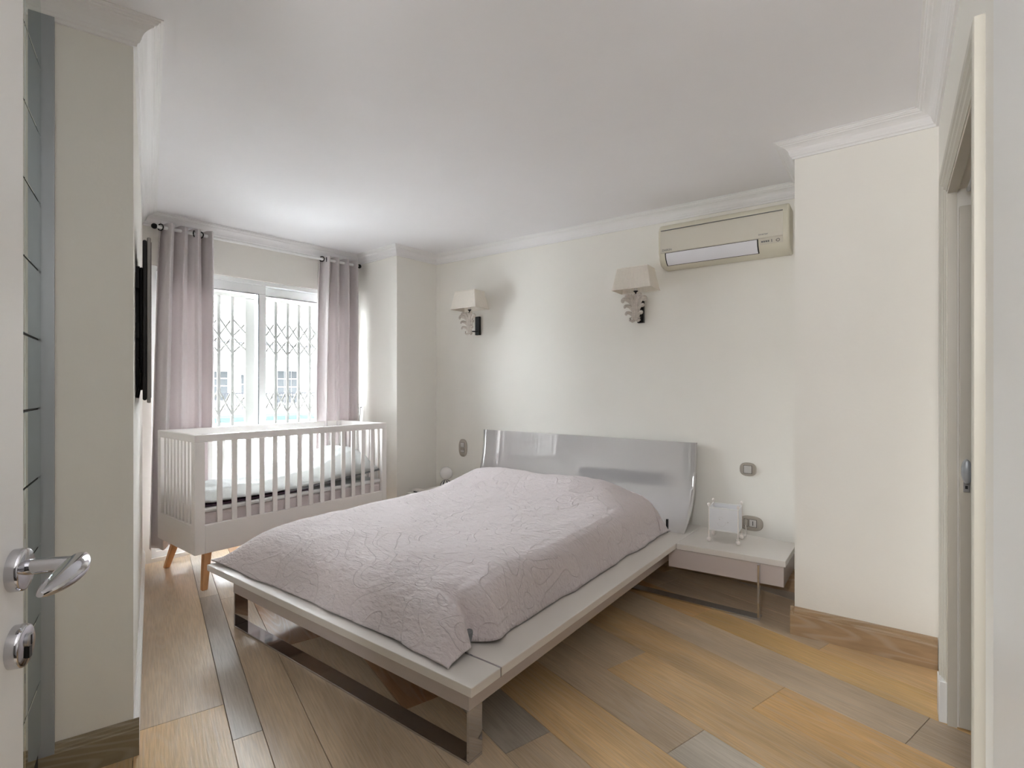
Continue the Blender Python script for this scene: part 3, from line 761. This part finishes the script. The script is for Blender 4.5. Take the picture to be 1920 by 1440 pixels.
# ------------------------------------------------------------------ wall lamps
def headx(px_ratio, n=0):                # distance along back wall for a sight line slope x/y
    nx, ny = .5727, .8198
    d = 3.709-n; Yd = d/(nx*px_ratio+ny); Xd = px_ratio*Yd
    q = F_head.inverted() @ Vector((Xd, Yd, 0)); return q.x
def frond(mb, x0, z0, dx, h, curl, side, y=0, r=.011):
    r *= 1.35; dx *= .82; curl *= .72
    p = []; rr = []
    for i in range(13):
        t = i/12; x = x0+side*dx*(t**1.5); z = z0+h*math.sin(t*math.pi*.52)
        yy = y-.030*t**2
        p.append((x, yy, z)); rr.append(r*(1.15-.35*t))
    cx, cz = p[-1][0], p[-1][2]-curl
    for i in range(1, 9):
        a = math.pi/2-i*.55; rad = curl*(1-.07*i)
        p.append((cx+side*rad*math.cos(a), y-.030-.002*i, cz+rad*math.sin(a))); rr.append(r*(.8-.05*i))
    mb.tube(p, rr, 8, flat=.55, ref=(0, 1, 0))
def sconce(ratio, label):
    x = headx(ratio)
    t = thing('wall_sconce', label, 'wall lamp', F_head, (x, 0, 1.87), group='sconces above the headboard')
    box(-.024, .024, -.028, -.001, -.085, .085).build('back_plate', M_black_metal, t, bevel=.002)
    MB().tube([(0, -.028, -.052), (.004, -.09, -.058), (.010, -.14, -.06), (.012, -.155, -.05)], .006, 8).build('arm', M_black_metal, t, smooth=True)
    cx, cy = .012, -.150
    o = MB(); base = MB()
    # carved acanthus spray: three ribs and pairs of curled fronds
    for q, (dx, r) in enumerate(((-.017, .011), (0, .014), (.017, .011))):
        base.tube([(dx*.5, 0, -.085), (dx*.9, -.008, -.04), (dx*.8, -.012, .02), (dx*.9, -.006, .075), (dx*1.6, -.018, .105), (dx*2.0, -.032, .100)], [r*.8, r, r*1.1, r, r*.8, r*.4], 10, flat=.7, ref=(0, 1, 0))
    for s_ in (-1, 1):
        frond(base, s_*.008, -.01, .085, .085, .018, s_, 0, .013)
        frond(base, s_*.008, .01, .050, .088, .014, s_, -.008, .011)
        frond(base, s_*.008, -.045, .068, .070, .012, s_, 0, .010)
        frond(base, s_*.008, -.075, .055, .050, .013, s_, 0, .010)
        base.tube([(s_*.006, 0, -.08), (s_*.022, -.01, -.088), (s_*.036, -.014, -.080), (s_*.036, -.014, -.064), (s_*.026, -.016, -.060)], [.008, .009, .009, .007, .004], 8)
    lf = base.build('carved_leaf', M_leaf, t, smooth=True); lf.location = (cx, cy, 0)
    c = MB().tube([(0, 0, .07), (0, 0, .155)], .0055, 10).lathe([(.004, .118), (.016, .128), (.018, .132), (.004, .134)], (0, 0, 0), 14).build('candle_stem', M_black_metal, t, smooth=True); c.location = (cx, cy, 0)
    # pleated pyramid shade
    zb, zt = .138, .292; bx, by, tx, ty = .144, .095, .112, .070
    vs = []; fs = []; ring = []
    npx, npy = 44, 28
    def side(ax, ay, bx_, by_, n):
        return [((ax+(bx_-ax)*i/n), (ay+(by_-ay)*i/n)) for i in range(n)]
    def rim(hx, hy):
        return side(-hx, -hy, hx, -hy, npx)+side(hx, -hy, hx, hy, npy)+side(hx, hy, -hx, hy, npx)+side(-hx, hy, -hx, -hy, npy)
    rb, rt = rim(bx, by), rim(tx, ty); n = len(rb)
    for lvl, (R, z) in enumerate(((rb, zb), (rt, zt))):
        for i, (px, py) in enumerate(R):
            k = 1+(.018 if i % 2 else 0); vs.append((px*k, py*k, z))
    for i in range(n): fs.append((i, (i+1) % n, n+(i+1) % n, n+i))
    sh = MB().add(vs, fs).build('shade', M_shade, t, sol=.0025); sh.location = (cx, cy, 0)
    for hx, hy, z in ((bx, by, zb), (tx, ty, zt)):
        mb = MB(); k = 1.015
        mb.tube([(-hx*k, -hy*k, z), (hx*k, -hy*k, z), (hx*k, hy*k, z), (-hx*k, hy*k, z), (-hx*k, -hy*k, z)], .004, 6)
        q = mb.build('shade_rim', M_shade, sh)
    bl = MB().lathe([(.010, .134), (.012, .17), (.022, .19), (.026, .21), (.020, .235), (.005, .245)], (0, 0, 0), 16).build('bulb', M_globe, t, smooth=True); bl.location = (cx, cy, 0)
    return t
sconce((898-960)/960, 'carved leaf wall sconce with ivory pleated shade near the pilaster')
sconce((1203-960)/960, 'carved leaf wall sconce with ivory pleated shade near the air conditioner')

# ------------------------------------------------------------------ air conditioner
ax0 = headx(.2851, .2)
ac = thing('air_conditioner', 'ivory split air conditioner high on the back wall beside the pier', 'air conditioner', F_head, (ax0, 0, 2.145))
pr = [(-.002, 0), (-.10, 0), (-.150, .012), (-.182, .045), (-.196, .09), (-.200, .16), (-.198, .235), (-.186, .272), (-.165, .287), (-.002, .287)]
MB().extrude_x(pr, 0, .81).build('housing', M_ac, ac, smooth=True, bevel=.012, seg=3)
fp = [(-.196, .085), (-.2015, .09), (-.2055, .16), (-.2035, .222), (-.199, .238), (-.196, .235)]
MB().extrude_x(fp, .018, .775).build('front_panel', M_acp, ac, smooth=True)
box(.02, .775, -.2045, -.196, .240, .2435).build('intake_slot', M_grey, ac)
lv = MB().extrude_x([(-.150, .008), (-.172, .023), (-.188, .043), (-.196, .062), (-.2005, .082), (-.194, .083), (-.178, .045), (-.150, .018)], .055, .63).build('louver', M_acw, ac, smooth=True)
MB().extrude_x([(-.146, .006), (-.170, .022), (-.1865, .043), (-.1945, .062), (-.199, .085), (-.192, .085), (-.15, .02)], .048, .637).build('outlet_gap', M_dark, ac)
MB().extrude_x([(-.150, .016), (-.182, .046), (-.198, .084), (-.190, .084), (-.176, .05)], .645, .775).build('control_strip', M_acp, ac)
text('DAIKIN', .020, .0004, M_grey, ac, (.03, -.2035, .098), (math.radians(90), 0, 0), 'brand_lettering')
text('inverter', .017, .0004, M_grey, ac, (.64, -.2065, .105), (math.radians(90), 0, 0), 'lettering')
mb = MB()
for k in range(4): mb.box(.655+k*.012, .663+k*.012, -.199, -.19, .062, .070)
mb.box(.712, .715, -.199, -.19, .058, .074); mb.build('indicator_lights', M_grey, ac)
MB().tube([(.748+.010*math.cos(2*math.pi*q/16), -.1965+.003*math.cos(q), .064+.008*math.sin(2*math.pi*q/16)) for q in range(17)], .0015, 6).build('power_button', M_grey, ac)

# ------------------------------------------------------------------ switches and sockets
def rrect(w, h, r, n=6, p=2.6):
    return [(math.copysign(abs(math.cos(a))**(2/p), math.cos(a))*w/2, math.copysign(abs(math.sin(a))**(2/p), math.sin(a))*h/2) for a in [2*math.pi*k/36 for k in range(36)]]
def plate(name, label, cat, ratio, z, w, h, keys, group=None, wall=F_head):
    x = headx(ratio); t = thing(name, label, cat, wall, (x, 0, z), group=group)
    vs = []; fs = []; R = [(1, 0), (1, .006), (.94, .010), (.62, .011)]; n = 36
    for s_, d in R:
        for a, b in rrect(w*s_, h*s_, .02): vs.append((a, -d-.0005, b))
    for i in range(3):
        for k in range(n): fs.append((i*n+k, i*n+(k+1) % n, (i+1)*n+(k+1) % n, (i+1)*n+k))
    fs.append(tuple(range(n))); fs.append(tuple(3*n+k for k in range(n)))
    MB().add(vs, fs).build('cover_plate', M_plate, t, smooth=True)
    for (kx, kz, kw, kh, nm, m) in keys:
        box(kx-kw/2-.002, kx+kw/2+.002, -.0125, -.010, kz-kh/2-.002, kz+kh/2+.002).build('key_surround', M_gasket, t)
        k_ = box(kx-kw/2, kx+kw/2, -.015, -.010, kz-kh/2, kz+kh/2).build(nm, m, t, bevel=.0015)
        if nm == 'socket': box(kx-.002, kx+.002, -.0158, -.0145, kz-kh*.32, kz+kh*.32).build('slot', M_dark, k_)
    return t
plate('light_switch', 'tall champagne double switch plate on the wall left of the headboard', 'switch', (868.5-960)/960, .732, .100, .165,
      [(0, .028, .042, .042, 'rocker', M_key), (0, -.03, .042, .018, 'rocker', M_key), (0, -.012, .042, .012, 'rocker', M_plate)])
plate('light_switch', 'rounded champagne single switch plate on the wall right of the headboard', 'switch', (1402.6-960)/960, .755, .104, .090,
      [(0, 0, .048, .050, 'rocker', M_key)])
plate('wall_socket', 'rounded champagne socket plate on the wall behind the lantern lamp', 'socket', (1408-960)/960, .398, .150, .098,
      [(-.028, .002, .022, .046, 'rocker', M_plate), (.014, .002, .042, .046, 'socket', M_key)])

# ------------------------------------------------------------------ mirrored wardrobe doors on the left
MO = (-1.528, 1.668); F_mir = frame(*MO, -.576, .817)      # local x away from camera, so the doors run to negative x
wd = thing('mirrored_wardrobe', 'mirrored wardrobe door of square tiles with dark joints beside the left return', 'wardrobe', F_mir)
NX, TWd, TZh = 5, .262, .2195
zt0 = 2.556
box(-NX*TWd, 0, .012, .030, 0.0, zt0).build('backing', M_mgroove, wd)
tm = box(.0025, TWd-.0045, .004, .011, .003, TZh-.003).build('mirror_tile', M_mirror, wd, bevel=.0015, seg=1)
ft = True
ZS = [zt0-.225-k*TZh for k in range(11)]
for c in range(NX):
    for z in ZS:
        if z < -.2: continue
        o = tm if ft else shared(tm, wd); ft = False
        zz = max(z, 0); o.location = (-(c+1)*TWd, 0, z)
box(-NX*TWd, 0, .004, .011, zt0-.003, zt0).build('top_rail', M_satin, wd)
st = box(-.001, .008, -.028, .028, 0, zt0-.002).build('side_stile', M_satin, wd)

# ------------------------------------------------------------------ open door leaf at the left, with lever handle
F_dl = frame(-.640, .672, -.407, .914)
leaf = thing('entry_door', 'white open entry door at the left edge of the room with chrome lever handle', 'door', F_dl)
box(-.76, 0, 0, .042, .008, 2.12).build('door_leaf', M_white, leaf, bevel=.004, seg=3)
hx, hz = -.030, 1.070
def rosette(z):
    return MB().lathe([(.0262, 0), (.0265, -.010), (.0255, -.0125), (.0235, -.0135), (.001, -.0135)], (hx, 0, z), 36, 'y')
rosette(hz).build('handle_rosette', M_chrome, leaf, smooth=True)
neck = MB().tube([(hx, -.012, hz+.002), (hx, -.040, hz+.002), (hx, -.060, hz+.001)], .0095, 18).build('handle_neck', M_chrome, leaf, smooth=True)
lp = []; lr = []
for i in range(17):
    t = i/16; lp.append((hx+.012-.125*t, -.064-.006*math.sin(t*math.pi), hz+.004-.004*t)); lr.append(.0035+.0125*math.sin(math.pi*min(1, (t*.92+.10)))**.55)
MB().tube(lp, lr, 18, flat=.75, ref=(0, 0, 1)).build('lever', M_chrome, leaf, smooth=True)
r2 = rosette(.9735).build('lock_rosette', M_chrome, leaf, smooth=True)
MB().lathe([(.008, 0), (.0085, -.003), (.007, -.004), (.001, -.004)], (hx, -.0135, .980), 20, 'y').build('lock_cylinder', M_brushed, leaf, smooth=True)
MB().box(hx-.004, hx+.004, -.0170, -.0135, .958, .976).box(hx-.0012, hx+.0012, -.0183, -.0170, .974, .986).build('keyhole', M_dark, leaf)
mb = MB(); mb.box(0, .0012, .012, .030, .93, 1.12); mb.build('strike_edge', M_brushed, leaf)

# ------------------------------------------------------------------ doorway in the right wall
door = sempty('door_1', F_right)
CAS = [(0, 0), (0, .019), (.006, .0215), (.030, .0215), (.036, .017), (.046, .016), (.052, .011), (.066, .010), (.074, .004), (.080, .0035), (.080, 0)]   # (inward, out of wall)
def casing_leg(xo, sgn, ztop):
    mb = MB(); n = len(CAS); vs = []; fs = []
    for z, k in ((0, 0), (ztop, 1)):
        for a, d in CAS: vs.append((xo+sgn*a, -d, z-(a if k else 0)))
    for k in range(n): fs.append((k, (k+1) % n, n+(k+1) % n, n+k))
    fs.append(tuple(range(n))); fs.append(tuple(range(n, 2*n)))
    return mb.add(vs, fs).build('casing', M_casing, door)
CO0, CO1, CZ = D0-.08, D1+.08, DZ+.08
casing_leg(CO0, 1, CZ); casing_leg(CO1, -1, CZ)
mb = MB(); vs = []; n = len(CAS)
for a, d in CAS: vs.append((CO0+a, -d, CZ-a))
for a, d in CAS: vs.append((CO1-a, -d, CZ-a))
mb.add(vs, [(k, (k+1) % n, n+(k+1) % n, n+k) for k in range(n)]+[tuple(range(n)), tuple(range(n, 2*n))]).build('head_casing', M_casing, door)
box(CO0-.004, CO0+.084, -.026, -.0, 0, .16).build('plinth_block', M_white, door, bevel=.003)
mb = MB(); mb.box(D0, D0+.012, .0, .028, 0, DZ); mb.box(D1-.012, D1, 0, T, 0, DZ); mb.box(D0, D1, 0, .030, DZ-.012, DZ); mb.build('jamb_lining', M_cream, door)
mb = MB(); mb.box(D0, D1, .085, T, DZ-.03, DZ); mb.build('jamb_lining', M_cream, door)
mb = MB(); mb.tube([(D0+.06, .058, DZ-.025), (D1-.05, .058, DZ-.025)], .008, 8); mb.build('sliding_track', M_brushed, door)
pd = thing('pocket_door', 'cream pocket door standing almost fully slid into the right wall', 'door', F_right)
box(D0-.30, D0+.016, .034, .078, .008, DZ-.07).build('door_leaf', M_cream, pd, bevel=.002)
MB().lathe([(.001, 0), (.018, -.001), (.024, -.004), (.026, -.010), (.026, -.040), (.001, -.040)], (0, 0, 0), 24, 'x').build('pull_cup', M_satin, pd, smooth=True)
pc = pd.children[-1]; pc.scale = (1, .62, 1.75); pc.rotation_euler = (0, 0, 0); pc.location = (D0+.058, .054, .985)
MB().box(D0+.016, D0+.021, .045, .064, .905, .945).build('latch_plate', M_brushed, pd, bevel=.002)
MB().box(D0+.021, D0+.022, .050, .058, .918, .930).build('latch_slot', M_dark, pd)
struct(box(1.79, L_right, -.018, 0, 0, H-.08).build('trim_4', M_white, bevel=.003, M=F_right))
